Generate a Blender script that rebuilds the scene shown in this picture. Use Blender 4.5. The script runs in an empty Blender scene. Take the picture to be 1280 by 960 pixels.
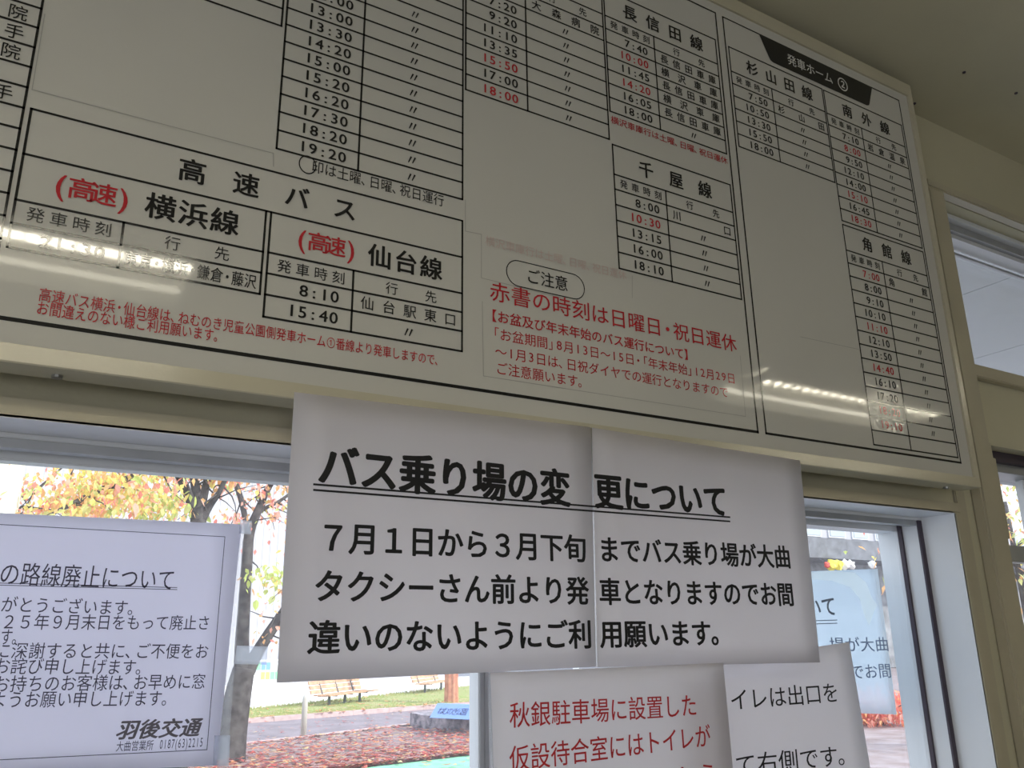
import bpy, bmesh, math, random
from mathutils import Vector, Matrix
random.seed(7)
S = bpy.context.scene
C = S.collection

# ------------------------------------------------------------------ camera
# calibrated pose: rows are camera right, down and forward in world axes
M = Matrix(((0.8602, -0.5098, -0.0142), (0.1364, 0.2567, -0.9568), (0.4915, 0.8211, 0.2903)))
FPX = 1054.27
EYE = 1.5
D0 = 0.88                                    # eye to timetable board, metres
cam_data = bpy.data.cameras.new('camera')
cam = bpy.data.objects.new('camera', cam_data); C.objects.link(cam); S.camera = cam
cam_data.sensor_width = 36; cam_data.lens = FPX / 1280 * 36; cam_data.clip_start = .02; cam_data.clip_end = 500
r, d, f = M[0], M[1], M[2]
cam.matrix_world = Matrix(((r[0], -d[0], -f[0], 0), (r[1], -d[1], -f[1], -D0), (r[2], -d[2], -f[2], EYE), (0, 0, 0, 1)))

# ------------------------------------------------------------------ world, sun, exposure
W = bpy.data.worlds.new('sky'); S.world = W; W.use_nodes = True
nt = W.node_tree; bg = nt.nodes['Background']
tc = nt.nodes.new('ShaderNodeTexCoord'); sx = nt.nodes.new('ShaderNodeSeparateXYZ'); rp = nt.nodes.new('ShaderNodeValToRGB')
nt.links.new(tc.outputs['Generated'], sx.inputs[0]); nt.links.new(sx.outputs['Z'], rp.inputs[0]); nt.links.new(rp.outputs[0], bg.inputs[0])
rp.color_ramp.elements[0].color = (.88, .90, .95, 1); rp.color_ramp.elements[1].color = (.66, .77, .95, 1)
bg.inputs[1].default_value = 2.3
sun_d = bpy.data.lights.new('sun', 'SUN'); sun = bpy.data.objects.new('sun', sun_d); C.objects.link(sun)
sun_d.energy = 5.0; sun_d.angle = .02; sun_d.color = (1, .95, .86)
sun.rotation_euler = Vector((-.55, .62, -.62)).to_track_quat('-Z', 'Y').to_euler()
S.view_settings.view_transform = 'Standard'; S.view_settings.look = 'None'
S.view_settings.gamma = 1; S.view_settings.use_curve_mapping = False
S.view_settings.exposure = 0.0

# daylight portals in the openings, the back one added (they only guide sampling)
def portal(name, loc, direction, sx_, sy_):
    l = bpy.data.lights.new(name, 'AREA'); l.shape = 'RECTANGLE'; l.size = sx_; l.size_y = sy_
    l.cycles.is_portal = True
    o = bpy.data.objects.new(name, l); C.objects.link(o); o.location = loc
    o.rotation_euler = Vector(direction).to_track_quat('-Z', 'Y').to_euler()
portal('portal_back', (-.6, -4.30, 1.42), (0, 1, 0), 2.2, 1.35)
portal('portal_left', (-3.0, -2.2, 1.45), (1, 0, 0), 2.4, 1.5)
portal('portal_front', (.35, .27, 1.2), (0, -1, 0), 2.4, 1.1)

# ------------------------------------------------------------------ helpers
def P(px, py, D=D0):
    """a point of the photograph as (x, z) on the upright plane D metres in front of the eye"""
    v = M.transposed() @ Vector(((px - 640) / FPX, (py - 480) / FPX, 1))
    return v[0] / v[1] * D, EYE + v[2] / v[1] * D
def G(px, py, z=0.0):
    """a point of the photograph as (x, y) on level ground z"""
    v = M.transposed() @ Vector(((px - 640) / FPX, (py - 480) / FPX, 1))
    t = (z - EYE) / v[2]
    return v[0] * t, v[1] * t - D0
def Y(D): return D - D0

_m = {}
def mat(name, col, rough=.6, spec=.5, noise=0.0, nscale=8, bump=0.0, bscale=60, metal=0, trans=0.0, coat=0.0, two=None):
    if name in _m: return _m[name]
    m = bpy.data.materials.new(name); m.use_nodes = True; _m[name] = m
    n = m.node_tree; b = n.nodes['Principled BSDF']; out = n.nodes['Material Output']
    b.inputs['Base Color'].default_value = (*col, 1); b.inputs['Roughness'].default_value = rough
    b.inputs['Specular IOR Level'].default_value = spec; b.inputs['Metallic'].default_value = metal
    if coat: b.inputs['Coat Weight'].default_value = coat; b.inputs['Coat Roughness'].default_value = .1
    t = n.nodes.new('ShaderNodeTexCoord')
    if noise:
        q = n.nodes.new('ShaderNodeTexNoise'); q.inputs['Scale'].default_value = nscale; q.inputs['Detail'].default_value = 6
        n.links.new(t.outputs['Object'], q.inputs['Vector'])
        rr = n.nodes.new('ShaderNodeValToRGB'); n.links.new(q.outputs['Fac'], rr.inputs[0])
        c2 = two if two else tuple(c * (1 - noise) for c in col)
        c1 = col if two else tuple(min(1, c * (1 + noise * .5)) for c in col)
        rr.color_ramp.elements[0].position = .35; rr.color_ramp.elements[1].position = .65
        rr.color_ramp.elements[0].color = (*c2, 1); rr.color_ramp.elements[1].color = (*c1, 1)
        n.links.new(rr.outputs[0], b.inputs['Base Color'])
        colsock = rr.outputs[0]
    else: colsock = None
    if bump:
        q2 = n.nodes.new('ShaderNodeTexNoise'); q2.inputs['Scale'].default_value = bscale; q2.inputs['Detail'].default_value = 3
        n.links.new(t.outputs['Object'], q2.inputs['Vector'])
        bu = n.nodes.new('ShaderNodeBump'); bu.inputs['Strength'].default_value = bump; bu.inputs['Distance'].default_value = .002
        n.links.new(q2.outputs['Fac'], bu.inputs['Height']); n.links.new(bu.outputs[0], b.inputs['Normal'])
    if trans:
        tr = n.nodes.new('ShaderNodeBsdfTranslucent'); tr.inputs[0].default_value = (*col, 1)
        if colsock: n.links.new(colsock, tr.inputs[0])
        mx = n.nodes.new('ShaderNodeMixShader'); mx.inputs[0].default_value = trans
        n.links.new(b.outputs[0], mx.inputs[1]); n.links.new(tr.outputs[0], mx.inputs[2]); n.links.new(mx.outputs[0], out.inputs[0])
    return m
def clearmat(name, col, clear, rough=.05, refl=.1, haze=(.9, .92, .95), hazef=0.0):
    """thin clear sheet: see-through, with a little mirror and an optional milky haze"""
    m = bpy.data.materials.new(name); m.use_nodes = True; n = m.node_tree; n.nodes.clear()
    out = n.nodes.new('ShaderNodeOutputMaterial'); t = n.nodes.new('ShaderNodeBsdfTransparent'); t.inputs[0].default_value = (*col, 1)
    g = n.nodes.new('ShaderNodeBsdfGlossy'); g.inputs['Roughness'].default_value = rough
    lw = n.nodes.new('ShaderNodeLayerWeight'); lw.inputs[0].default_value = .5          # thin-sheet reflectance, same from both faces
    pw = n.nodes.new('ShaderNodeMath'); pw.operation = 'POWER'; n.links.new(lw.outputs['Facing'], pw.inputs[0]); pw.inputs[1].default_value = 5
    ma = n.nodes.new('ShaderNodeMath'); ma.operation = 'MULTIPLY_ADD'; n.links.new(pw.outputs[0], ma.inputs[0]); ma.inputs[1].default_value = .9; ma.inputs[2].default_value = .04
    mx = n.nodes.new('ShaderNodeMixShader'); n.links.new(ma.outputs[0], mx.inputs[0])
    n.links.new(t.outputs[0], mx.inputs[1]); n.links.new(g.outputs[0], mx.inputs[2])
    if hazef:
        df = n.nodes.new('ShaderNodeBsdfTranslucent'); df.inputs[0].default_value = (*haze, 1)
        m2 = n.nodes.new('ShaderNodeMixShader'); m2.inputs[0].default_value = hazef
        n.links.new(mx.outputs[0], m2.inputs[1]); n.links.new(df.outputs[0], m2.inputs[2]); n.links.new(m2.outputs[0], out.inputs[0])
    else: n.links.new(mx.outputs[0], out.inputs[0])
    return m

def obj(name, verts, faces, m, parent=None, smooth=False):
    me = bpy.data.meshes.new(name); me.from_pydata([tuple(v) for v in verts], [], faces); me.update()
    me.materials.append(m)
    if smooth:
        for p in me.polygons: p.use_smooth = True
    return link(name, me, parent)
def link(name, me, parent=None):
    o = bpy.data.objects.new(name, me); C.objects.link(o)
    if parent:
        o.parent = parent
        o.matrix_parent_inverse = Matrix.Translation(parent.location).inverted() if parent.type == 'EMPTY' else Matrix.Identity(4)
    return o
def bmobj(name, bm, m, parent=None, smooth=False):
    bmesh.ops.recalc_face_normals(bm, faces=bm.faces)
    me = bpy.data.meshes.new(name); bm.to_mesh(me); bm.free(); me.materials.append(m)
    if smooth:
        for p in me.polygons: p.use_smooth = True
    return link(name, me, parent)
def addbox(bm, x0, x1, y0, y1, z0, z1, bev=0.0, seg=2):
    b = bmesh.new(); bmesh.ops.create_cube(b, size=1)
    for v in b.verts:
        v.co = Vector(((x0 + x1) / 2 + v.co.x * (x1 - x0), (y0 + y1) / 2 + v.co.y * (y1 - y0), (z0 + z1) / 2 + v.co.z * (z1 - z0)))
    if bev: bmesh.ops.bevel(b, geom=b.edges[:], offset=bev, segments=seg, affect='EDGES')
    me = bpy.data.meshes.new('t'); b.to_mesh(me); b.free(); bm.from_mesh(me); bpy.data.meshes.remove(me)
def box(name, x0, x1, y0, y1, z0, z1, m, parent=None, bev=0.0, seg=2):
    bm = bmesh.new(); addbox(bm, x0, x1, y0, y1, z0, z1, bev, seg)
    return bmobj(name, bm, m, parent)
def addtube(bm, pts, rad, n=8, cap=True):
    rings = []
    for i, p in enumerate(pts):
        p = Vector(p)
        a = Vector(pts[max(i - 1, 0)]); b = Vector(pts[min(i + 1, len(pts) - 1)])
        t = (b - a).normalized(); u = t.cross(Vector((0.13, 1, .05))).normalized(); v = t.cross(u)
        rr = rad[i] if isinstance(rad, (list, tuple)) else rad
        rings.append([bm.verts.new(p + (u * math.cos(k * 2 * math.pi / n) + v * math.sin(k * 2 * math.pi / n)) * rr) for k in range(n)])
    for a, b in zip(rings, rings[1:]):
        for k in range(n): bm.faces.new((a[k], a[(k + 1) % n], b[(k + 1) % n], b[k]))
    if cap: bm.faces.new(rings[0]); bm.faces.new(rings[-1][::-1])
def empty(name, loc):
    o = bpy.data.objects.new(name, None); C.objects.link(o); o.location = loc; o.empty_display_size = .1; return o
def tag(o, label, cat, group=None, kind=None):
    o['label'] = label; o['category'] = cat
    if group: o['group'] = group
    if kind: o['kind'] = kind
    return o
def struct(o): o['kind'] = 'structure'; return o
def prism(name, poly, z0, z1, m, parent=None):
    n = len(poly); vs = [(x, y, z0) for x, y in poly] + [(x, y, z1) for x, y in poly]
    fs = [tuple(range(n))[::-1], tuple(range(n, 2 * n))] + [(i, (i + 1) % n, n + (i + 1) % n, n + i) for i in range(n)]
    bm = bmesh.new(); me = bpy.data.meshes.new('t'); me.from_pydata(vs, [], fs); bm.from_mesh(me); bpy.data.meshes.remove(me)
    return bmobj(name, bm, m, parent)

# ------------------------------------------------------------------ lettering
FONT = bpy.data.fonts.load('<builtin>')
_tc = bpy.data.curves.new('glyph', 'FONT'); _tc.font = FONT; _tc.resolution_u = 3
_to = bpy.data.objects.new('glyph', _tc); C.objects.link(_to)
_gc = {}
def glyph(ch, w):
    k = (ch, w)
    if k not in _gc:
        _tc.body = ch; _tc.offset = 0
        bpy.context.view_layer.update()
        e = _to.evaluated_get(bpy.context.evaluated_depsgraph_get()); me = e.to_mesh()
        vs = [(v.co.x, v.co.y) for v in me.vertices]; fs = [tuple(p.vertices) for p in me.polygons]
        e.to_mesh_clear()
        if ord(ch) < 256 and vs:                    # centre Latin glyphs in their own cell
            xa = min(v[0] for v in vs); xb = max(v[0] for v in vs); vs = [(v[0] - (xa + xb) / 2, v[1]) for v in vs]
        else: vs = [(v[0] - .5, v[1]) for v in vs]
        if w > 0 and vs:                            # heavier weight: the stroke swept a little each way
            n0 = len(vs); V = []; F = []
            for j, (dx, dy) in enumerate(((w, 0), (-w, 0), (0, w * .7), (0, -w * .7), (w * .7, w * .5), (-w * .7, -w * .5), (w * .7, -w * .5), (-w * .7, w * .5))):
                V += [(a + dx, b + dy) for a, b in vs]; F += [tuple(i + j * n0 for i in q) for q in fs]
            vs, fs = V, F
        _gc[k] = (vs, fs)
    return _gc[k]
def adv(ch):
    if ch == ':': return .42
    if ch in '()': return .42
    if ord(ch) < 256: return .64
    if ch in '「」【】・、。': return .62
    return 1.0
def letter(s, a, b, em, m, parent, y, w=0.0, mode='fit', name='lettering', shear=0.0, lift=.38, sx=1.0):
    """set string s between plane points a and b (ink centre line), em high, on the plane at depth y"""
    ax, az = a; bx, bz = b
    L = math.hypot(bx - ax, bz - az); ux, uz = (bx - ax) / L, (bz - az) / L
    vs = []; fs = []
    if mode == 'fit':
        tot = sum(adv(c) for c in s); k = L / tot; cw = k; pos = []; t = 0
        for c in s: pos.append(t + adv(c) * k / 2); t += adv(c) * k
    else:
        n = len(s); cw = em * sx
        pos = [cw / 2 + (L - cw) * i / max(1, n - 1) for i in range(n)] if n > 1 else [L / 2]
    for c, p in zip(s, pos):
        if c in ' 　': continue
        gv, gf = glyph(c, w); o = len(vs)
        cy = .345 if c.isascii() else lift
        dx = .32 if (c in '」】、。') else (-.32 if c in '「【' else 0)
        if mode != 'fit': dx = 0
        elif c in '、。' : dx = .22
        for gi, (gx, gy) in enumerate(gv):
            yy = y - .00002 * (gi // max(1, len(gv) // 8)) if w > 0 else y
            gy -= cy
            X = p + (gx + dx * .6) * cw + gy * em * shear; Z = gy * em
            vs.append((ax + ux * X - uz * Z, yy, az + uz * X + ux * Z))
        fs += [tuple(i + o for i in q) for q in gf]
    return obj(name, vs, fs, m, parent)
def line(vs, fs, x0, z0, x1, z1, y, t):
    """a ruled line of thickness t in the plane y"""
    L = math.hypot(x1 - x0, z1 - z0); ux, uz = (x1 - x0) / L, (z1 - z0) / L; o = len(vs); h = t / 2
    a0, b0 = x0 - ux * h, z0 - uz * h; a1, b1 = x1 + ux * h, z1 + uz * h
    vs += [(a0 + uz * h, y, b0 - ux * h), (a1 + uz * h, y, b1 - ux * h), (a1 - uz * h, y, b1 + ux * h), (a0 - uz * h, y, b0 + ux * h)]
    fs.append((o, o + 1, o + 2, o + 3))

# ------------------------------------------------------------------ materials
tan = mat('cream_painted_metal', (.50, .455, .335), .38, .5, noise=.10, nscale=5, bump=.12, bscale=90)
wallm = mat('cream_wall', (.58, .545, .40), .8, .2, noise=.05, nscale=3, bump=.15, bscale=150)
ceilm = mat('cream_ceiling', (.63, .60, .46), .85, .2, noise=.06, nscale=2.5, bump=.1, bscale=120)
floorm = mat('grey_floor', (.33, .32, .30), .6, .3, noise=.2, nscale=6)
whitem = mat('white_window_metal', (.72, .74, .78), .4, .5, noise=.05, nscale=4)
alum = mat('grey_aluminium', (.42, .43, .45), .38, .5, metal=.35, noise=.08, nscale=20)
gasket = mat('dark_gasket', (.06, .045, .065), .6)
steelm = mat('screw_steel', (.35, .35, .34), .35, metal=.9)
INK = mat('black_print', (.012, .012, .012), .08, .5, bump=.006, bscale=240)
RED = mat('red_print', (.50, .025, .035), .08, .5, bump=.006, bscale=240)
FAINT = mat('film_edge', (.40, .39, .36), .2, .5)
WPRINT = mat('white_print', (.72, .71, .67), .14, .5)
PINK = mat('erased_pink_print', (.60, .47, .43), .2)
boardm = mat('gloss_white_board', (.60, .585, .535), .038, .5, noise=.04, nscale=2, bump=.004, bscale=160)
boardm2 = mat('gloss_white_sticker', (.63, .615, .565), .05, .5, bump=.35, bscale=70)
PINK_INK = mat('matt_black_ink', (.015, .015, .016), .55, .3)
PAPER_RED = mat('matt_red_ink', (.52, .03, .035), .55, .3)

# ------------------------------------------------------------------ room shell
CZ = EYE + 1.1365
YW = .075                 # face of the window wall
YO = .20                  # its outer face
def wall_part(name, x0, x1, z0, z1, bm=None):
    addbox(bm, x0, x1, YW, YO, z0, z1)
WX0, WX1, WZ0, WZ1 = -.95, 1.514, .75, EYE + .2148       # main window opening
RX0, RX1 = 1.685, 3.4                                      # right window opening
RZa, RZb, RZc, RZd = .6, EYE + .393 * .94, EYE + .56 * .955, EYE + .93
bm = bmesh.new()
addbox(bm, -3.1, WX0, YW, YO, 0, CZ + .1)
addbox(bm, WX0, WX1, YW, YO, 0, WZ0)
addbox(bm, WX0, WX1, YW, YO, WZ1, CZ + .1)
addbox(bm, WX1, RX0, YW, YO, 0, CZ + .1)
addbox(bm, RX0, RX1, YW, YO, 0, RZa)
addbox(bm, RX0, RX1, YW, YO, RZb, RZc)
addbox(bm, RX0, RX1, YW, YO, RZd, CZ + .1)
addbox(bm, RX1, 5.1, YW, YO, 0, CZ + .1)
struct(bmobj('wall_front', bm, wallm))
struct(box('floor', -3.1, 5.3, -4.5, YO, -.1, 0, floorm))
struct(box('ceiling', -3.1, 5.3, -4.5, YW, CZ, CZ + .12, ceilm))
struct(box('wall_right', 5.1, 5.3, -4.5, YO, 0, CZ + .1, wallm))
bm = bmesh.new()
addbox(bm, -3.1, -2.95, -4.5, -3.5, 0, CZ); addbox(bm, -3.1, -2.95, -.9, YW, 0, CZ)
addbox(bm, -3.1, -2.95, -3.5, -.9, 0, .6); addbox(bm, -3.1, -2.95, -3.5, -.9, 2.2, CZ)
struct(bmobj('wall_left', bm, wallm))
bm = bmesh.new()
addbox(bm, -3.1, -1.7, -4.5, -4.3, 0, CZ); addbox(bm, .5, 5.1, -4.5, -4.3, 0, CZ)
addbox(bm, -1.7, .5, -4.5, -4.3, 0, .75); addbox(bm, -1.7, .5, -4.5, -4.3, 2.1, CZ)  # unseen opening added here to raise the light in the room
struct(bmobj('wall_back', bm, wallm))

# window trims (flat cream casing standing a little proud of the wall)
def casing(name, x0, x1, z0, z1, w, ya, yb, sides='tlr'):
    bm = bmesh.new()
    if 't' in sides: addbox(bm, x0 - w, x1 + w, ya, yb, z1, z1 + w, .002)
    if 'l' in sides: addbox(bm, x0 - w, x0, ya, yb, z0, z1, .002)
    if 'r' in sides: addbox(bm, x1, x1 + w, ya, yb, z0, z1, .002)
    if 'b' in sides: addbox(bm, x0 - w, x1 + w, ya, yb, z0 - w, z0, .002)
    return struct(bmobj(name, bm, tan))
casing('trim_1', WX0, WX1, WZ0, WZ1, .0195, Y(.93), YW, 'tlrb')
bm = bmesh.new()
addbox(bm, WX1 - .0008, WX1 + .004, Y(.932), Y(1.0), WZ0, WZ1, 0); addbox(bm, WX0, WX1, Y(.932), Y(1.0), WZ1 - .0008, WZ1 + .004, 0)
struct(bmobj('trim_5', bm, whitem))
# casing of the right-hand window: a stepped post runs down beside it
yt = Y(.93)
bm = bmesh.new()
addbox(bm, 1.614, 1.672, yt, YW, .6, EYE + .93, .004)
addbox(bm, 1.614, RX1 + .03, yt, YW, EYE + .93, EYE + .95, .003)
addbox(bm, 1.672, RX1, yt + .006, YW, RZc - .028, RZc, .002)
struct(bmobj('trim_2', bm, tan))
struct(box('trim_3', 1.556, 1.586, YW - .006, YW, 0, CZ - .01, tan, bev=.002))
struct(box('trim_4', 1.672, RX0, YW - .02, YW, .6, RZb, tan, bev=.003))

# ------------------------------------------------------------------ window 1 (behind the notices)
glassm = clearmat('window_glass', (.97, .985, .98), 1, hazef=.04)
win = struct(empty('window_1', ((WX0 + WX1) / 2, Y(1.03), WZ0)))
def sash(parent, x0, x1, z0, z1, y0, y1, st, top, bot, m, gy, sr=None):
    sr = sr or st
    bm = bmesh.new()
    addbox(bm, x0, x0 + st, y0, y1, z0, z1, .002); addbox(bm, x1 - sr, x1, y0, y1, z0, z1, .001)
    addbox(bm, x0 + st, x1 - sr, y0, y1, z1 - top, z1, .002); addbox(bm, x0 + st, x1 - sr, y0, y1, z0, z0 + bot, .002)
    o = bmobj('sash', bm, m, parent)
    box('pane', x0 + st - .004, x1 - sr + .004, gy, gy + .005, z0 + bot - .004, z1 - top + .004, glassm, o)
    return o
# outer frame, liner and gaskets
bm = bmesh.new()
yf = Y(1.0)
addbox(bm, WX0, WX1, yf, YO - .002, WZ1 - .006, WZ1, .001)
addbox(bm, WX0, WX0 + .02, yf, YO - .002, WZ0, WZ1 - .006, .001); addbox(bm, WX0 + .02, WX1, yf, YO - .002, WZ0, WZ0 + .03, .001)
addbox(bm, WX1 - .0115, WX1, Y(1.004), Y(1.036), WZ0 + .03, WZ1 - .006)
bmobj('window_frame', bm, whitem, win)
bm = bmesh.new()
addbox(bm, WX0 + .02, WX1 - .0115, Y(1.003), Y(1.02), WZ1 - .016, WZ1 - .006)
bmobj('gasket', bm, alum, win)
bm = bmesh.new(); addbox(bm, WX1 - .0120, WX1, Y(1.0), Y(1.004), WZ0 + .03, WZ1 - .006); bmobj('seal_strip', bm, gasket, win)
sx0 = .53 * 1.06
s1 = sash(win, WX0 + .02, sx0 + .014, WZ0 + .03, WZ1 - .0095, Y(1.035), Y(1.06), .03, .014, .05, whitem, Y(1.038), .014)
s2 = sash(win, sx0 + .014, WX1 - .003, WZ0 + .03, WZ1 - .0095, Y(1.044), Y(1.09), .035, .013, .05, whitem, Y(1.047), .012)
bm = bmesh.new(); addbox(bm, sx0 + .001, sx0 + .014, Y(1.0335), Y(1.0345), WZ0 + .05, WZ1 - .02); addbox(bm, sx0 + .0075, sx0 + .009, Y(1.032), Y(1.0335), WZ0 + .05, WZ1 - .02)
bmobj('stile_cover', bm, alum, win)
bm = bmesh.new(); addbox(bm, WX1 - .0165, WX1 - .003, Y(1.036), Y(1.044), WZ0 + .03, WZ1 - .0095)
bmobj('seal_strip', bm, gasket, win)

# ------------------------------------------------------------------ window 2 (right: upper light, transom, lower light)
w2 = struct(empty('window_2', ((RX0 + RX1) / 2, Y(1.03), RZa)))
bm = bmesh.new()
addbox(bm, RX0, RX0 + .012, Y(.985), YO - .002, RZc, RZd, .001); addbox(bm, RX0 + .012, RX1, Y(.985), YO - .002, RZd - .012, RZd, .001)
addbox(bm, RX0 + .012, RX1, Y(.985), YO - .002, RZc, RZc + .008, .001); addbox(bm, RX1 - .012, RX1, Y(.985), YO - .002, RZc + .008, RZd - .012)
bmobj('upper_frame', bm, whitem, w2)
bm = bmesh.new(); addbox(bm, RX0 + .012, RX1 - .012, Y(1.0), Y(1.012), RZd - .03, RZd - .012)
addbox(bm, RX0 + .012, RX1 - .012, Y(1.05), Y(1.056), RZd - .052, RZd - .046); bmobj('top_rail', bm, alum, w2)
bm = bmesh.new(); addbox(bm, RX0 + .012, RX1 - .012, Y(1.012), Y(1.05), RZd - .040, RZd - .012); bmobj('rail_liner', bm, whitem, w2)
box('pane', RX0 + .012, RX1 - .012, Y(1.06), Y(1.065), RZc + .008, RZd - .03, glassm, w2)
bm = bmesh.new(); addbox(bm, RX0, RX1, Y(.985), Y(1.0), RZb - .022, RZb, .001); bmobj('head_strip', bm, gasket, w2)
bm = bmesh.new(); addbox(bm, RX0, RX1, Y(1.0), Y(1.09), RZb - .040, RZb, .001)
addbox(bm, RX0, RX0 + .008, Y(1.0), Y(1.09), RZa, RZb - .04, .001); bmobj('lower_frame', bm, alum, w2)
x, z = P(1272, 694, 1.07)
box('middle_rail', RX0 + .008, RX1, Y(1.05), Y(1.08), z - .018, z + .018, alum, w2, .002)
bm = bmesh.new(); addbox(bm, 1.955, 1.995, Y(1.03), Y(1.05), z + .018, RZb - .04, .002); bmobj('stile', bm, whitem, w2)
bm = bmesh.new(); addbox(bm, 1.995, 2.003, Y(1.03), Y(1.05), z + .018, RZb - .04); bmobj('seal_strip', bm, gasket, w2)
box('pane', RX0 + .008, RX1, Y(1.062), Y(1.067), RZa, z - .018, glassm, w2)
box('pane', RX0 + .008, RX1, Y(1.062), Y(1.067), z + .018, RZb - .04, glassm, w2)
# cream plate clipped to the jamb
xa, za = P(1240, 573, .97); xb, zb = P(1263, 674, .97)
tag(box('cover_plate', RX0 - .004, 1.745, Y(.965), Y(.972), zb, za, tan, None, .001),
    'small upright cream plate projecting from the casing beside the right-hand window', 'plate')

# ------------------------------------------------------------------ timetable board
bd = tag(empty('timetable_board', (.6, .0175, EYE + .25)), 'wide framed white bus timetable board with black ruled tables hung above the windows', 'timetable')
U = D0
BX0, BX1, BZ0, BZ1 = -.62, 1.712 * U, EYE + .309 * U, EYE + 1.232 * U
box('panel', BX0, BX1 - .001, 0, .03, BZ0, BZ1, boardm, bd)
framem = mat('cream_frame_metal', (.54, .50, .375), .2, .5, noise=.06, nscale=8, bump=.05, bscale=90)
Df = .875; fx1 = 1.735 * Df; fz0 = EYE + .2895 * Df; fz1 = EYE + 1.272 * Df; fx0 = BX0 - .03
def frame_piece(name, side):
    # mitred length whose face stands a little prouder at the outer edge: (outward 0..1, depth)
    prof = [(0, .035), (0, -.004), (.93, -.0053), (1, -.0040), (1, .035)]
    wl, wr, wb, wt = BX0 - fx0, fx1 - BX1, BZ0 - fz0, fz1 - BZ1
    def corner(k, o):
        return {0: (BX0 - wl * o, BZ0 - wb * o), 1: (BX1 + wr * o, BZ0 - wb * o), 2: (BX1 + wr * o, BZ1 + wt * o), 3: (BX0 - wl * o, BZ1 + wt * o)}[k]
    a_, b_ = side; n = len(prof)
    vs = [(corner(a_, o)[0], y, corner(a_, o)[1]) for o, y in prof] + [(corner(b_, o)[0], y, corner(b_, o)[1]) for o, y in prof]
    fs = [(i, (i + 1) % n, n + (i + 1) % n, n + i) for i in range(n)] + [tuple(range(n)), tuple(range(n, 2 * n))]
    bm = bmesh.new(); me = bpy.data.meshes.new('t'); me.from_pydata(vs, [], fs); bm.from_mesh(me); bpy.data.meshes.remove(me)
    return bmobj(name, bm, framem, bd)
frame_piece('frame_rail', (0, 1)); frame_piece('frame_stile', (1, 2)); frame_piece('frame_rail', (2, 3)); frame_piece('frame_stile', (3, 0))
bm = bmesh.new()
for xx in (-.4, .6, 1.4): addbox(bm, xx - .03, xx + .03, .035, YW, fz0 + .10, fz0 + .6)
bmobj('mounting_batten', bm, tan, bd)
# screws on the underside of the frame
def screw(x, y, z):
    bm = bmesh.new(); addtube(bm, [(x, y, z + .002), (x, y, z - .003)], .005, 10)
    return bmobj('screw', bm, steelm, bd)
xs, _ = P(72, 468, .895)
screw(xs, .02, fz0); screw(1.45, .02, fz0)

YP = -.0005
def bx(x, z): return (x * U, EYE + z * U)
def btxt(s, x0, x1, z, em, m, parent, w=0.0, mode='spread', lift=.38, sx=1.0, y=YP - .0003):
    return letter(s, bx(x0, z), bx(x1, z), em * U, m, parent, y, w, mode, lift=lift, sx=sx)
LT = .0025
def lines(segs, name='ruled_lines', m=INK, t=LT, parent=None, y=YP):
    vs = []; fs = []
    for x0, z0, x1, z1 in segs: line(vs, fs, x0 * U, EYE + z0 * U, x1 * U, EYE + z1 * U, y, t)
    return obj(name, vs, fs, m, parent or bd)
def timetxt(t, x0, z, em, m, parent):
    # five even cells, right aligned
    cw = .0138; xs_ = x0 + .028
    t = t.rjust(5)
    vs = []; fs = []
    for i, c in enumerate(t):
        if c == ' ': continue
        gv, gf = glyph(c, .016); o = len(vs)
        cx = xs_ + (i + .5) * cw
        for gi, (gx, gy) in enumerate(gv): vs.append(((cx + gx * em * 1.08) * U, YP - .0003 - .00002 * (gi // max(1, len(gv) // 8)), EYE + (z + (gy - .345) * em) * U))
        fs += [tuple(k + o for k in q) for q in gf]
    return obj('lettering', vs, fs, m, parent)
def table(x0, x1, ztop, zbot, title, rows, hdr=True, titlex=(.05, .04), div=.114):
    n = len(rows)
    zr = ztop - (.058 if title is not None else 0); zh = zr - (.0285 if hdr else 0)
    p = (zh - zbot) / n
    sg = [(x0, ztop, x1, ztop), (x0, zbot, x1, zbot), (x0, ztop, x0, zbot), (x1, ztop, x1, zbot), (x0 + div, zr, x0 + div, zbot)]
    if title is not None: sg.append((x0, zr, x1, zr))
    if hdr: sg.append((x0, zh, x1, zh))
    for i in range(1, n): sg.append((x0, zh - p * i, x1, zh - p * i))
    t = lines(sg)
    if title: btxt(title, x0 + titlex[0], x1 - titlex[1], ztop - .029, .034, INK, t, .022)
    if hdr:
        zc = (zr + zh) / 2
        btxt('発車時刻', x0 + .011, x0 + div - .010, zc, .0175, INK, t, .004)
        btxt('行先', x0 + div + .046, x1 - .036, zc, .0175, INK, t, .004)
    for i, (tm, red, dest) in enumerate(rows):
        zc = zh - p * (i + .5)
        if tm: timetxt(tm, x0, zc, .0222, RED if red else INK, t)
        if dest == '〃': btxt('〃', x0 + div + .070, x0 + div + .092, zc - .001, .022, INK, t, .008)
        elif dest: btxt(dest, x0 + div + .012, x1 - .010, zc, .0200, INK, t, .010)
    return t
q = '〃'
table(1.401, 1.669, .813, .347, '角館線', [('7:00', 1, '角館'), ('8:00', 0, q), ('9:10', 0, q), ('10:10', 0, q), ('11:10', 1, q), ('12:10', 0, q),
      ('13:50', 0, q), ('14:40', 1, q), ('16:10', 0, q), ('17:20', 0, q), ('18:20', 1, q), ('19:10', 1, q), ('', 0, '')], titlex=(.055, .05))
table(1.401, 1.669, 1.138, .822, '南外線', [('7:10', 0, '岩倉温泉'), ('8:00', 1, q), ('9:50', 0, q), ('12:10', 0, q), ('14:00', 0, q), ('15:10', 1, q),
      ('16:45', 0, q), ('18:30', 1, q)], titlex=(.055, .05))
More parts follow.
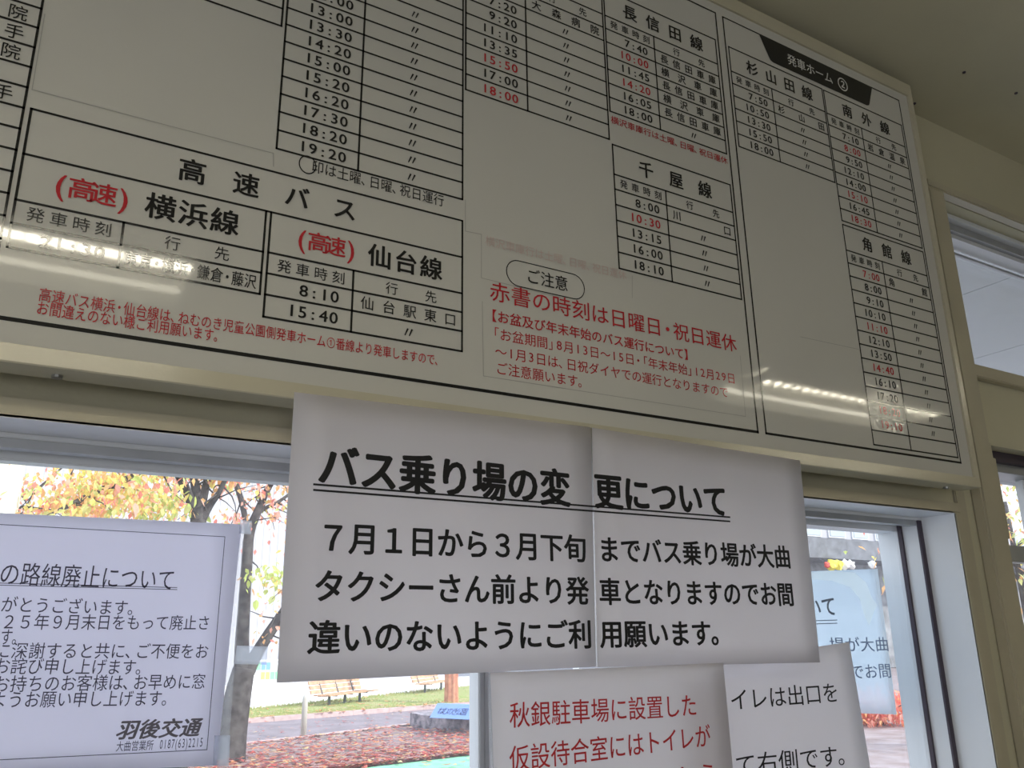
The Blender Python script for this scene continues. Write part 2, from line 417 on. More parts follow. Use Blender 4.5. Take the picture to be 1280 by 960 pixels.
table(1.119, 1.396, 1.139, .909, '杉山田線', [('7:50', 0, '杉山田'), ('10:50', 0, q), ('13:30', 0, q), ('15:50', 0, q), ('18:00', 0, q)], titlex=(.045, .035))
table(.806, 1.083, 1.141, .881, '長信田線', [('7:40', 0, '長信田車庫'), ('10:00', 1, '横沢車庫'), ('11:45', 0, '長信田車庫'), ('14:20', 1, '横沢車庫'),
      ('16:05', 0, '長信田車庫'), ('18:00', 0, q)], titlex=(.042, .036))
table(.807, 1.084, .815, .582, '千屋線', [('8:00', 0, '川口'), ('10:30', 1, q), ('13:15', 0, q), ('16:00', 0, q), ('18:10', 0, q)], titlex=(.055, .05))
table(.522, .801, 1.141, .823, '', [('', 0, '大森病院'), ('7:20', 0, q), ('9:20', 0, q), ('11:10', 0, q), ('13:35', 0, q), ('15:50', 1, q), ('17:00', 0, q), ('18:00', 1, q)])
table(.239, .517, 1.141, .6295, '', [('', 0, '')] * 4 + [('12:00', 0, q), ('13:00', 0, q), ('13:30', 0, q), ('14:20', 0, q), ('15:00', 0, q), ('15:20', 0, q),
      ('16:20', 0, q), ('17:30', 0, q), ('18:20', 0, q), ('19:20', 0, q)][:0] + [('12:00', 0, q), ('13:00', 0, q), ('13:30', 0, q), ('14:20', 0, q), ('15:00', 0, q),
      ('15:20', 0, q), ('16:20', 0, q), ('17:30', 0, q), ('18:20', 0, q), ('19:20', 0, q), ][:0] + [('', 0, q), ('12:00', 0, q), ('13:00', 0, q), ('13:30', 0, q),
      ('14:20', 0, q), ('15:00', 0, q), ('15:20', 0, q), ('16:20', 0, q), ('17:30', 0, q), ('18:20', 0, q), ('19:20', 0, q)])
# table cut by the top edge of the picture, second column
table(-.044, .233, 1.141, .822, '', [('', 0, '')] * 8)
# table cut by the left edge of the picture
t = lines([(-.33, .95 - .0275 * i, -.0495, .95 - .0275 * i) for i in range(21)] + [(-.0495, 1.14, -.0495, .40), (-.216, 1.14, -.216, .40)])
for z, s_ in ((.715, '院'), (.688, '手'), (.661, '院'), (.606, '手')):
    btxt(s_, -.083, -.061, z, .021, INK, t, .002)
# express bus tables
t = lines([(-.042, .594, .517, .594), (-.042, .535, .517, .535), (-.042, .594, -.042, .419), (.517, .594, .517, .390), (.232, .535, .232, .419), (.2385, .535, .2385, .390),
           (-.042, .477, .232, .477), (-.042, .448, .232, .448), (-.042, .419, .232, .419), (.069, .477, .069, .419),
           (.2385, .478, .517, .478), (.2385, .449, .517, .449), (.2385, .420, .517, .420), (.2385, .390, .517, .390), (.353, .478, .353, .390)])
btxt('高速バス', P(222, 211)[0] / U, P(446, 262)[0] / U, .5655, .0345, INK, t, .022)
btxt('横浜線', P(180, 262)[0] / U, P(299, 284)[0] / U, .507, .036, INK, t, .022)
btxt('仙台線', P(459, 320)[0] / U, P(553, 338)[0] / U, .507, .036, INK, t, .022)
for xa, xb in ((P(63, 235)[0] / U, P(166, 250)[0] / U), (P(368, 300)[0] / U, P(447, 318)[0] / U)):
    w_ = xb - xa
    btxt('高速', xa + w_ * .19, xb - w_ * .19, .507, .030, RED, t, .016)
    btxt('(', xa, xa + .02, .507, .036, RED, t, .012); btxt(')', xb - .02, xb, .507, .036, RED, t, .012)
for a_, b_ in ((-.042, .069), (.2385, .353)): btxt('発車時刻', a_ + .012, b_ - .011, .463, .019, INK, t, -.002)
for a_, b_ in ((.069, .232), (.353, .517)): btxt('行先', a_ + .046, b_ - .040, .463, .019, INK, t, -.002)
timetxt('21:30', -.042, .4335, .0222, INK, t); timetxt('8:10', .2385, .4345, .0222, INK, t); timetxt('15:40', .2385, .405, .0222, INK, t)
btxt('東京・横浜・鎌倉・藤沢', .074, .227, .4335, .0205, INK, t, .003, 'fit')
btxt('仙台駅東口', .364, .508, .4345, .020, INK, t, .002)
btxt('〃', .424, .446, .404, .022, INK, t, .008)
def bl(s, a, b, em, m, w=0.0, zoff=0.0):
    (x0, z0), (x1, z1) = P(*a), P(*b); z = (z0 + z1) / 2
    return letter(s, (x0, z), (x1, z), em * U, m, bd, YP - .0003, w, 'fit')
bl('◯印は土曜、日曜、祝日運行', (373, 204), (555, 251), .0205, INK)
bl('高速バス横浜・仙台線は、ねむのき児童公園側発車ホーム①番線より発車しますので、', (48, 369), (550, 450), .0175, RED, .003)
bl('お間違えのない様ご利用願います。', (45, 385), (276, 420), .0175, RED, .003)
bl('横沢車庫行は土曜、日曜、祝日運休', (763, 151), (909, 200), .0165, RED, .004)
bl('ご注意', (657, 345), (710, 355), .0265, INK, .004)
bl('赤書の時刻は日曜日・祝日運休', (611, 367), (920, 427), .0335, RED, .004)
bl('【お盆及び年末年始のバス運行について】', (611, 396), (862, 442), .0205, RED, .012)
bl('「お盆期間」8月13日～15日・「年末年始」12月29日', (614, 417), (919, 473), .0205, RED)
bl('～1月3日は、日祝ダイヤでの運行となりますので', (618, 440), (910, 490), .0205, RED)
bl('ご注意願います。', (619, 461), (731, 477), .0205, RED)
# capsule outline round the caution heading
x0, z0 = P(633, 344); x1, z1 = P(730, 356); zc = (z0 + z1) / 2; rr = .0185
pts = []
for k in range(13): a = math.pi / 2 + math.pi * k / 12; pts.append((x0 + rr + rr * math.cos(a), zc + rr * math.sin(a)))
for k in range(13): a = -math.pi / 2 + math.pi * k / 12; pts.append((x1 - rr + rr * math.cos(a), zc + rr * math.sin(a)))
vs = []; fs = []
for (a, b), (c_, d_) in zip(pts, pts[1:] + pts[:1]): line(vs, fs, a, b, c_, d_, YP, .0013)
obj('capsule_outline', vs, fs, INK, bd)
# heavy borders of the middle and right panels
lines([(-.33, .337, 1.091, .337)], 'border_line', t=.0042); lines([(1.091, .337, 1.091, 1.209)], 'border_line', t=.0030); lines([(-.33, 1.209, 1.091, 1.209)], 'border_line', t=.0030)
lines([(1.111, .337, 1.676, .337)], 'border_line', t=.0036); lines([(1.111, .337, 1.111, 1.208)], 'border_line', t=.0030)
lines([(1.676, .337, 1.676, 1.208)], 'border_line', t=.0026); lines([(1.111, 1.208, 1.676, 1.208)], 'border_line', t=.0026)
# black platform banner
pl = [(1.214, 1.2075), (1.236, 1.160), (1.240, 1.153), (1.248, 1.150), (1.548, 1.150), (1.556, 1.153), (1.560, 1.160), (1.578, 1.2075)]
bn = obj('platform_banner', [(x * U, YP - .0002, EYE + z * U) for x, z in pl], [tuple(range(8))], INK, bd)
x0, z0 = P(984, 78); x1, z1 = P(1041, 103)
letter('発車ホーム', (x0, EYE + 1.178 * U), (x1, EYE + 1.178 * U), .029 * U, WPRINT, bn, YP - .0006, .006, 'fit')
x0, z0 = P(1053, 107); letter('②', (x0 - .017, EYE + 1.178 * U), (x0 + .017, EYE + 1.178 * U), .040 * U, WPRINT, bn, YP - .0006, .012, 'fit')
# faint edges of the films stuck on the board
def pxl(L): return [(P(*a)[0] / U, (P(*a)[1] - EYE) / U, P(*b)[0] / U, (P(*b)[1] - EYE) / U) for a, b in L]
lines(pxl([((41, 112.5), (341.7, 191.8)), ((341.7, 191.8), (341.7, 208)), ((601.5, 293), (601.5, 347.5)), ((581.5, 250), (581.5, 289)), ((581.5, 289), (601.5, 293)),
           ((601.5, 347.5), (700, 372)), ((602.7, 377), (604, 470)), ((604, 470), (931.7, 520.6)), ((931.7, 520.6), (925, 445)), ((1000, 421), (1073, 436.7)),
           ((56, 18), (40, 112.5)), ((790, 345), (790, 372))]), 'film_edge', FAINT, .0009)
bl('横沢車庫行は土曜、日曜、祝日運休', (606, 297), (783, 348), .018, PINK)
# correction stickers on the lower right column
for za, zb in ((.429, .486),):
    bm = bmesh.new(); addbox(bm, 1.4015 * U, 1.5105 * U, -.0004, 0, EYE + (za - .052) * U, EYE + zb * U)
    bmobj('correction_sticker', bm, boardm2, bd)

# ------------------------------------------------------------------ sheets of paper
def sheet(name, pts, D, m, parent=None, th=.0006, nx=10, curl=0.0):
    """thin sheet whose corners are TL, TR, BR, BL in photo pixels, on the plane D"""
    c = [Vector((P(*p, D)[0], Y(D), P(*p, D)[1])) for p in pts]
    vs = []; fs = []
    for side in (0, 1):
        for j in range(nx + 1):
            for i in range(nx + 1):
                u, v = i / nx, j / nx
                p = (c[0] * (1 - u) + c[1] * u) * (1 - v) + (c[3] * (1 - u) + c[2] * u) * v
                p.y += side * th + curl * math.sin(u * math.pi * 1.5 + .4) * v + (random.random() - .5) * 0
                vs.append(p)
    N = (nx + 1) ** 2
    for j in range(nx):
        for i in range(nx):
            a = j * (nx + 1) + i; b = a + nx + 1
            fs.append((a, b, b + 1, a + 1)); fs.append((N + a, N + a + 1, N + b + 1, N + b))
    for i in range(nx):
        e = nx * (nx + 1)
        fs += [(i, i + 1, N + i + 1, N + i), (e + i, N + e + i, N + e + i + 1, e + i + 1)]
        a, b = i * (nx + 1), (i + 1) * (nx + 1)
        fs += [(a, N + a, N + b, b), (a + nx, b + nx, N + b + nx, N + a + nx)]
    return obj(name, vs, fs, m, parent, True)
def ptxt(s, a, b, em, m, parent, D, w=0.0, mode='fit', **k):
    return letter(s, P(*a, D), P(*b, D), em * D, m, parent, Y(D) - .0006, w, mode, **k)
def plines(segs, D, t, m, parent, name='underline'):
    vs = []; fs = []
    for a, b in segs:
        (x0, z0), (x1, z1) = P(*a, D), P(*b, D); line(vs, fs, x0, z0, x1, z1, Y(D) - .0006, t)
    return obj(name, vs, fs, m, parent)
paperA = mat('notice_paper', (.88, .855, .875), .5, .3, noise=.02, nscale=3, trans=.58)
paperB = mat('window_notice_paper', (.88, .875, .97), .5, .3, noise=.02, nscale=5, trans=.60)
film = clearmat('laminate_film', (.97, .97, .97), 1, .12, hazef=.12)

D1 = .871
nb = tag(empty('bus_stop_notice', (P(680, 530, D1)[0], Y(D1), P(680, 530, D1)[1])), 'wide white two-sheet notice in bold black lettering taped under the timetable board', 'notice')
sheet('paper_sheet', [(368, 490), (738.5, 534), (745, 833.5), (346, 853.5)], D1, paperA, nb)
sheet('paper_sheet', [(740.2, 534.5), (1000, 575.5), (1025, 828), (747, 834)], D1, paperA, nb)
sheet('laminate_seam', [(737.5, 537), (741, 537), (748, 834), (744, 834)], D1 + .0015, clearmat('seam_film', (.98, .98, .98), 1, .1, hazef=.5, haze=(1, 1, 1)), nb, nx=2)
hB = .020
ptxt('バス乗り場の変', (397, 580), (713, 611), .0555, PINK_INK, nb, D1, .038)
ptxt('更について', (742, 612.5), (909, 627), .0555, PINK_INK, nb, D1, .038)
plines([((392.5, 605.5), (911.7, 646.5)), ((392.5, 612.5), (911.7, 651.8))], D1, .0022, PINK_INK, nb)
ptxt('７月１日から３月下旬', (396, 671), (733, 686), .0405, PINK_INK, nb, D1, .026)
ptxt('までバス乗り場が大曲', (747, 686), (988, 696.5), .0400, PINK_INK, nb, D1, .026)
ptxt('タクシーさん前より発', (391, 732), (736, 738.5), .0405, PINK_INK, nb, D1, .026)
ptxt('車となりますのでお間', (748, 739), (992, 743), .0400, PINK_INK, nb, D1, .026)
ptxt('違いのないようにご利', (384, 796.5), (740, 792.5), .0405, PINK_INK, nb, D1, .026)
ptxt('用願います。', (749, 792.5), (905, 791), .0400, PINK_INK, nb, D1, .026)

D2 = .866
nr = tag(empty('toilet_notice', (P(757, 835, D2)[0], Y(D2), P(757, 835, D2)[1])), 'white notice in thin red lettering hanging below the large bus notice', 'notice')
sheet('paper_sheet', [(613, 841), (904, 828.5), (929, 1100), (622, 1110)], D2, paperA, nr)
sheet('laminate_film', [(609.5, 841), (613, 841), (622, 1110), (618, 1110)], D2, film, nr, nx=2)
ptxt('秋銀駐車場に設置した', (636, 894), (871, 881), .033, PAPER_RED, nr, D2, .004)
ptxt('仮設待合室にはトイレが', (636, 949), (888, 919), .033, PAPER_RED, nr, D2, .004)
ptxt('ありませんのでよろしくから', (640, 1000), (898, 965), .033, PAPER_RED, nr, D2, .004) if False else None
ptxt('から', (842, 973), (898, 966), .033, PAPER_RED, nr, D2, .004)
D3 = .905
nk = tag(empty('direction_notice', (P(980, 815, D3)[0], Y(D3), P(980, 815, D3)[1])), 'white notice in thin black lettering, tucked behind the red-lettered one at right', 'notice')
sheet('paper_sheet', [(820, 838), (1061.5, 802.5), (1107, 1075), (840, 1100)], D3, paperA, nk)
ptxt('トイレは出口を', (886, 877), (1048, 865), .0335, PINK_INK, nk, D3, .002)
ptxt('出て右側です。', (889, 960), (1062, 943), .0335, PINK_INK, nk, D3, .002)

D4 = 1.030
nl = tag(empty('route_closure_notice', (P(150, 650, D4)[0], Y(D4), P(150, 650, D4)[1])), 'pale laminated route closure notice taped inside the left window pane', 'notice')
sheet('paper_sheet', [(-150, 634), (302, 655.5), (271, 957), (-150, 975)], D4, paperB, nl)
sheet('laminate_film', [(302, 655.5), (306, 655.8), (284, 960), (271, 960)], D4, film, nl, nx=2)
GREY_INK = mat('soft_grey_ink', (.05, .045, .085), .55)
LOGO_INK = mat('logo_grey_ink', (.13, .12, .15), .55)
plines([((-150, 647.5), (281, 671)), ((281, 671), (258.5, 937)), ((258.5, 937), (-150, 957))], D4, .0007, GREY_INK, nl, 'border_line')
e = .0255
ptxt('の路線廃止について', (-1, 716.5), (219, 725), .0250, GREY_INK, nl, D4, -.002)
plines([((-150, 725), (221, 734.5)), ((-150, 727.5), (221, 737))], D4, .0007, GREY_INK, nl)
ptxt('がとうございます。', (1, 755), (172, 760), .0168, GREY_INK, nl, D4, -.003)
ptxt('２５年９月末日をもって廃止さ', (1, 777), (263, 778.5), .0168, GREY_INK, nl, D4, -.003)
ptxt('す。', (0, 796), (26, 796), .0168, GREY_INK, nl, D4, -.003)
ptxt('に深謝すると共に、ご不便をお', (-8, 813), (261, 814), .0168, GREY_INK, nl, D4, -.003)
ptxt('お詫び申し上げます。', (-8, 832), (182, 834), .0168, GREY_INK, nl, D4, -.003)
ptxt('お持ちのお客様は、お早めに窓', (-9, 855), (257, 851.5), .0168, GREY_INK, nl, D4, -.003)
ptxt('ようお願い申し上げます。', (-12, 874.5), (214, 872.5), .0168, GREY_INK, nl, D4, -.003)
ptxt('羽後交通', (147, 912.5), (252, 908.5), .0195, LOGO_INK, nl, D4, .03, shear=.25)
ptxt('大曲営業所', (145, 933), (192, 931), .0105, GREY_INK, nl, D4, 0)
ptxt('0187(63)2215', (199, 930.5), (254, 927.5), .0125, GREY_INK, nl, D4, 0)
# clear tape
tapem = clearmat('clear_tape', (.9, .92, .95), 1, .2, hazef=.28)
def tape(pts, D, label):
    o = sheet('tape', pts, D, tapem, None, .0003, 4)
    return tag(o, label, 'tape')
tape([(300, 650), (315, 651), (314, 668), (299, 667)], 1.027, 'clear tape strip at the top right corner of the left notice')
tape([(296, 807), (335, 808), (333, 831), (293, 830)], 1.036, 'clear tape strip on the left pane in front of the tree fork')
tape([(268, 919), (288, 919), (286, 958), (266, 957)], 1.027, 'clear tape strip at the lower right corner of the left notice')

# added see-through sheet carrying the faint lettering that shows in the right pane
D5 = 1.13
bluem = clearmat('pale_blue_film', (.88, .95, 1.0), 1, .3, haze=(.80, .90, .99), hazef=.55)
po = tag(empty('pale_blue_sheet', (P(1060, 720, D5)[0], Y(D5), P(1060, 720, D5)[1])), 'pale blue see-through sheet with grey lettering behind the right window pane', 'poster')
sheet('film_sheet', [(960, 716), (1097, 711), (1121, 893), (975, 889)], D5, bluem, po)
SWO = clearmat('cream_film', (.97, .95, .9), 1, .4, haze=(1, .97, .90), hazef=.8)  # cream curved patch laid on the added sheet
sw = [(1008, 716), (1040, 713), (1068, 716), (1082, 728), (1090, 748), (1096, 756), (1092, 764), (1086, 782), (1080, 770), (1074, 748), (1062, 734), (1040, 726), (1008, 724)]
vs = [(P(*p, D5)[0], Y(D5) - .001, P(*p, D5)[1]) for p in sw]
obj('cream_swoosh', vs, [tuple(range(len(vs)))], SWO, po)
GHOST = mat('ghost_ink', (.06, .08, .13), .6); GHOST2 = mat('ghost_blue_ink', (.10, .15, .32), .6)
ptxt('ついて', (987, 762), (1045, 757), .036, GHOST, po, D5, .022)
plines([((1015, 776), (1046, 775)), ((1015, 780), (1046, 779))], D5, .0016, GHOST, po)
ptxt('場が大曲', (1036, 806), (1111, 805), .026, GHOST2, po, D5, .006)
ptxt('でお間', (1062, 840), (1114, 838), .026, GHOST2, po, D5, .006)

# ------------------------------------------------------------------ ceiling lamps (behind the viewer, mirrored in the board)
tubem = bpy.data.materials.new('lit_tube'); tubem.use_nodes = True
tb = tubem.node_tree.nodes['Principled BSDF']; tb.inputs['Emission Color'].default_value = (1, .93, .74, 1); tb.inputs['Emission Strength'].default_value = 44
tubem2 = tubem.copy(); tubem2.name = 'dim_lit_tube'; tubem2.node_tree.nodes['Principled BSDF'].inputs['Emission Strength'].default_value = 8  # second tube set weaker so its streak on the board stays faint
lampw = mat('lamp_white_metal', (.75, .74, .70), .35)
def lamp(x0, label):
    L = 1.25; x1 = x0 + L; zt = EYE + 1.07
    o = tag(empty('ceiling_lamp', ((x0 + x1) / 2, -1.70, CZ)), label, 'lamp', 'fluorescent ceiling lamps')
    bm = bmesh.new(); addbox(bm, x0 - .03, x1 + .03, -1.88, -1.50, CZ - .025, CZ, .004); bmobj('housing', bm, lampw, o)
    bm = bmesh.new()
    for yy in (-1.88, -1.695, -1.505): addbox(bm, x0 - .03, x1 + .03, yy - .003, yy + .003, zt - .02, CZ - .02)
    bmobj('side_plate', bm, lampw, o)
    for yy, tm_ in ((-1.60, tubem), (-1.79, tubem2)):
        bm = bmesh.new(); addtube(bm, [(x0, yy, zt + .01), (x1, yy, zt + .01)], .0125, 12); bmobj('tube', bm, tm_, o, True)
    bm = bmesh.new()
    n = 20
    for i in range(n + 1):
        xx = x0 + L * i / n
        addbox(bm, xx - .002, xx + .002, -1.69, -1.51, zt - .013, zt + .03)
    bmobj('louvre', bm, lampw, o)
    return o
lamp(-.88, 'fluorescent ceiling lamp mirrored at the left of the timetable board')
lamp(2.74, 'fluorescent ceiling lamp mirrored at the right of the timetable board')

# ------------------------------------------------------------------ outdoors: ground
soil = mat('leafy_soil', (.36, .31, .33), .9, .1, noise=.5, nscale=3, two=(.26, .20, .20), bump=.3, bscale=30)
pathm = mat('paving', (.27, .235, .265), .9, .1, noise=.15, nscale=2)
grassm = mat('grass', (.27, .34, .11), .9, .1, noise=.4, nscale=2.5, two=(.38, .36, .19), bump=.3, bscale=30)
plaza = mat('pale_plaza', (.86, .86, .86), .9, .1, noise=.03)
greenm = mat('green_ground_paint', (.25, .60, .40), .9, .1, noise=.15, nscale=3)
kerbm = mat('reddish_kerb', (.55, .42, .42), .9, .1, noise=.15)
struct(prism('ground', [(-40, YO), (60, YO), (60, 70), (-40, 70)], -.3, -.02, soil))
g1, g2 = G(430, 962), G(586, 944)
def lerp(a, b, t): return (a[0] + (b[0] - a[0]) * t, a[1] + (b[1] - a[1]) * t)
struct(prism('green_court', [lerp(g1, g2, -4), lerp(g1, g2, 2.2), lerp(lerp(g1, g2, 2.2), (9, YO + .5), .18), lerp(lerp(g1, g2, -4), (-6, YO + .5), .18)], -.25, -.004, greenm))
asph = mat('forecourt_paving', (.34, .33, .35), .9, .1, noise=.15)
struct(prism('forecourt', [(-14, 8.0), (-14, YO), (24, YO), (24, 3.0)], -.25, -.012, asph))
pa, pb = G(300, 931), G(520, 905); pc, pd = G(300, 905), G(520, 888)
k0, k1 = lerp(pa, pb, -4), lerp(pa, pb, 5); k2, k3 = lerp(pc, pd, -4), lerp(pc, pd, 5)
struct(prism('footpath', [k0, k1, k3, k2], -.25, 0.0, pathm))
def kerb(a, b, w, z1):
    dx, dy = b[0] - a[0], b[1] - a[1]; L = math.hypot(dx, dy); nx_, ny_ = -dy / L * w, dx / L * w
    ob = empty('kerb', (a[0], a[1], 0)); n = int(L / .9)
    struct(ob)
    for i in range(n):
        p, q_ = lerp(a, b, i / n + .003 / L), lerp(a, b, (i + 1) / n - .003 / L)
        if not (-2 < p[0] < 16): continue
        prism('kerb_stone', [p, q_, (q_[0] + nx_, q_[1] + ny_), (p[0] + nx_, p[1] + ny_)], -.2, z1, kerbm, ob)
kerb(k0, k1, .12, .015); kerb(k2, k3, .14, .09)
# lawn rising a little towards the back
gb0, gb1 = G(300, 889), G(586, 858)
l0, l1 = lerp(gb0, gb1, -3), lerp(gb0, gb1, 3)
bm = bmesh.new(); nx_, ny_ = 60, 14; grid = []
for j in range(ny_ + 1):
    row = []
    for i in range(nx_ + 1):
        a = lerp(k2, k3, i / nx_); b = lerp(l0, l1, i / nx_); p = lerp((a[0], a[1] + .16), b, j / ny_)
        row.append(bm.verts.new((p[0], p[1], .02 + .05 * math.sin(j / ny_ * math.pi) + random.uniform(-.012, .012))))
    grid.append(row)
for j in range(ny_):
    for i in range(nx_): bm.faces.new((grid[j][i], grid[j][i + 1], grid[j + 1][i + 1], grid[j + 1][i]))
struct(bmobj('lawn', bm, grassm, None, True))
struct(prism('plaza', [l0, l1, (60, 60), (-40, 60)], -.2, .0, plaza))
# grass blades along the lawn
bm = bmesh.new()
for _ in range(9000):
    a = lerp(k2, k3, random.uniform(.36, .62)); b = lerp(l0, l1, random.uniform(.42, .66)); t = random.random() ** 1.3
    p = lerp((a[0], a[1] + .2), b, t); h = random.uniform(.03, .09); w = .012; dx = random.uniform(-.03, .03)
    v = [bm.verts.new((p[0] - w, p[1], .02)), bm.verts.new((p[0] + w, p[1], .02)), bm.verts.new((p[0] + dx, p[1], .03 + h))]; bm.faces.new(v)
tag(bmobj('grass_blades', bm, grassm), 'short yellow-green grass growing on the lawn beyond the footpath', 'grass', None, 'stuff')

# fallen leaves
def leafmat(n, c, tr=.35): return mat(n, c, .6, .2, noise=.15, nscale=20, trans=tr)
LM = [leafmat('red_leaf', (.62, .13, .11)), leafmat('dark_red_leaf', (.33, .09, .10)), leafmat('orange_leaf', (.78, .33, .16)), leafmat('pink_brown_leaf', (.52, .34, .33)),
      leafmat('yellow_leaf', (.74, .55, .30))]
def scatter(name, n, region, mats, size, label, zf=lambda: random.uniform(.004, .03)):
    vs = []; fs = []; mi = []
    for _ in range(n):
        x, y = region(); z = zf(); s = random.uniform(*size); a = random.uniform(0, 6.28); t1 = random.uniform(-.6, .6); t2 = random.uniform(-.6, .6)
        c, si = math.cos(a), math.sin(a); o = len(vs)
        for u, v in ((-1, 0), (-.3, .45), (.5, .38), (1, 0), (.5, -.38), (-.3, -.45)):
            vs.append((x + (u * c - v * si) * s, y + (u * si + v * c) * s, z + abs(u * t1) * s + abs(v * t2) * s))
        fs.append(tuple(range(o, o + 6))); mi.append(random.choices(range(len(mats)), [3, 3, 1.6, 4, 1.3][:len(mats)])[0])
    me = bpy.data.meshes.new(name); me.from_pydata(vs, [], fs)
    for m in mats: me.materials.append(m)
    me.polygons.foreach_set('material_index', mi); me.update()
    o = link(name, me); tag(o, label, 'leaves', None, 'stuff'); return o
def reg_soil():
    t = random.uniform(.28, .62); a = lerp(lerp(g1, g2, -4), lerp(g1, g2, 6), t * .8 + .12); b = lerp(k0, k1, t)
    return lerp(a, b, random.random() ** 2.1)
scatter('fallen_leaves', 9000, reg_soil, LM, (.035, .075), 'red and brown fallen leaves carpeting the ground before the footpath')
def reg_green(): return (random.uniform(0, 9), random.uniform(5.5, 10.6))
scatter('fallen_leaves', 500, reg_green, [LM[2], LM[0], LM[4]], (.04, .08), 'scattered orange leaves lying on the green painted court')
def reg_lawn(): return lerp(lerp(k2, k3, random.uniform(.38, .6)), lerp(l0, l1, random.uniform(.42, .64)), random.random() ** 2)
scatter('fallen_leaves', 300, reg_lawn, [LM[2], LM[4], LM[3]], (.05, .09), 'orange leaves lying in the grass of the lawn by the benches', lambda: random.uniform(.06, .09))
def reg_path(): return lerp(lerp(k0, k1, random.uniform(.3, .6)), lerp(k2, k3, random.uniform(.3, .6)), random.random())
scatter('fallen_leaves', 260, reg_path, LM, (.03, .06), 'few loose leaves lying on the grey footpath')

# ------------------------------------------------------------------ benches
woodm = mat('bench_wood', (.62, .36, .24), .6, .3, noise=.25, nscale=9)
legm = mat('bench_iron', (.10, .12, .13), .6)
def bench(p, q_, label, n=3):
    """bench between ground points p and q_ (front leg line), its back to the far side"""
    ax = Vector((q_[0] - p[0], q_[1] - p[1], 0)); L = ax.length; ax.normalize(); nrm = Vector((-ax.y, ax.x, 0)); P0 = Vector((p[0], p[1], 0))
    o = tag(empty('park_bench', (p[0], p[1], .02)), label, 'bench', 'park benches')
    def slat(c, dv, w, t=.03, nm='seat_slat'):
        bm = bmesh.new(); up = dv.normalized(); out = ax.cross(up)
        vs = []
        for s in (-.45, L + .45):
            for a, b in ((-w / 2, -t / 2), (w / 2, -t / 2), (w / 2, t / 2), (-w / 2, t / 2)):
                vs.append(P0 + ax * s + nrm * c[0] + Vector((0, 0, c[1])) + up * a + out * b)
        V = [bm.verts.new(v) for v in vs]
        for f_ in ((0, 1, 2, 3), (7, 6, 5, 4), (0, 4, 5, 1), (1, 5, 6, 2), (2, 6, 7, 3), (3, 7, 4, 0)): bm.faces.new([V[i] for i in f_])
        bmobj(nm, bm, woodm, o)
    for k in range(4): slat((-.12 + .115 * k, .31 - (.01 if k in (1, 2) else 0)), nrm, .095)
    for k in range(4): slat((.36 + .035 * k, .38 + .10 * k), Vector((nrm.x * .33, nrm.y * .33, .95)), .082, nm='back_slat')
    for i in range(n):
        c = P0 + ax * (L * i / (n - 1))
        bm = bmesh.new(); addtube(bm, [c + nrm * .12, c + nrm * .12 + Vector((0, 0, .28))], .035, 8); 
        addtube(bm, [c - nrm * .10 + Vector((0, 0, .285)), c + nrm * .30 + Vector((0, 0, .285)), c + nrm * .49 + Vector((0, 0, .72))], .02, 6)
        bmobj('leg', bm, legm, o)
    return o
bench(G(416.5, 885.5), G(454.5, 880), 'wooden slatted park bench on the lawn beside the path, nearer one')
bench(G(536, 868), G(556, 864), 'wooden slatted park bench farther up the lawn beside the reddish trunk', 2)

# ------------------------------------------------------------------ stone plinth and blue park sign
stonem = mat('rough_stone', (.42, .38, .42), .95, .1, noise=.6, nscale=9, two=(.12, .12, .15), bump=.8, bscale=20)
p0 = G(519, 911); p1 = G(600, 917)
D_ = math.hypot(p1[0] - p0[0], p1[1] - p0[1]); ax = Vector((p1[0] - p0[0], p1[1] - p0[1], 0)).normalized(); nm_ = Vector((-ax.y, ax.x, 0))
bm = bmesh.new(); nn = 26; ringb = []; ringt = []
for k in range(nn):
    a = 2 * math.pi * k / nn; ex = math.copysign(abs(math.cos(a)) ** .6, math.cos(a)) * (D_ * .52 + .19); ey = math.copysign(abs(math.sin(a)) ** .6, math.sin(a)) * .55
    c = Vector((p0[0], p0[1], 0)) + ax * (D_ * .52 - .19) + nm_ * .55
    j = random.uniform(.95, 1.04)
    ringb.append(bm.verts.new(c + ax * ex * 1.02 * j + nm_ * ey * j + Vector((0, 0, -.05)))); ringt.append(bm.verts.new(c + ax * ex * j + nm_ * ey * j + Vector((0, 0, .24 + random.uniform(-.012, .012)))))
for k in range(nn): bm.faces.new((ringb[k], ringb[(k + 1) % nn], ringt[(k + 1) % nn], ringt[k]))
bm.faces.new(ringt); bm.faces.new(ringb[::-1])
tag(bmobj('stone_plinth', bm, stonem), 'low rough grey stone plinth carrying the blue park sign', 'plinth')
bluep = mat('blue_sign_paint', (.22, .36, .80), .5)
darkside = mat('dark_blue_paint', (.10, .11, .28), .5)
s0 = Vector((*G(537, 897, .25), .25)); s1 = Vector((*G(586, 899.5, .25), .25)); axs = (s1 - s0); Ls = axs.length; axs.normalize(); ns = Vector((-axs.y, axs.x, 0))
hS = .215
prof = ((0, 0), (.42, 0), (.30, hS), (.20, hS))
vs = [s0 + axs * s + ns * a + Vector((0, 0, b)) for s in (0, Ls) for a, b in prof]
sg = obj('park_sign', vs, [(0, 1, 5, 4), (1, 2, 6, 5), (2, 3, 7, 6), (3, 0, 4, 7), (0, 3, 2, 1), (4, 5, 6, 7)], bluep)
tag(sg, 'blue wedge-shaped park name sign with dark lettering on the stone plinth', 'sign')
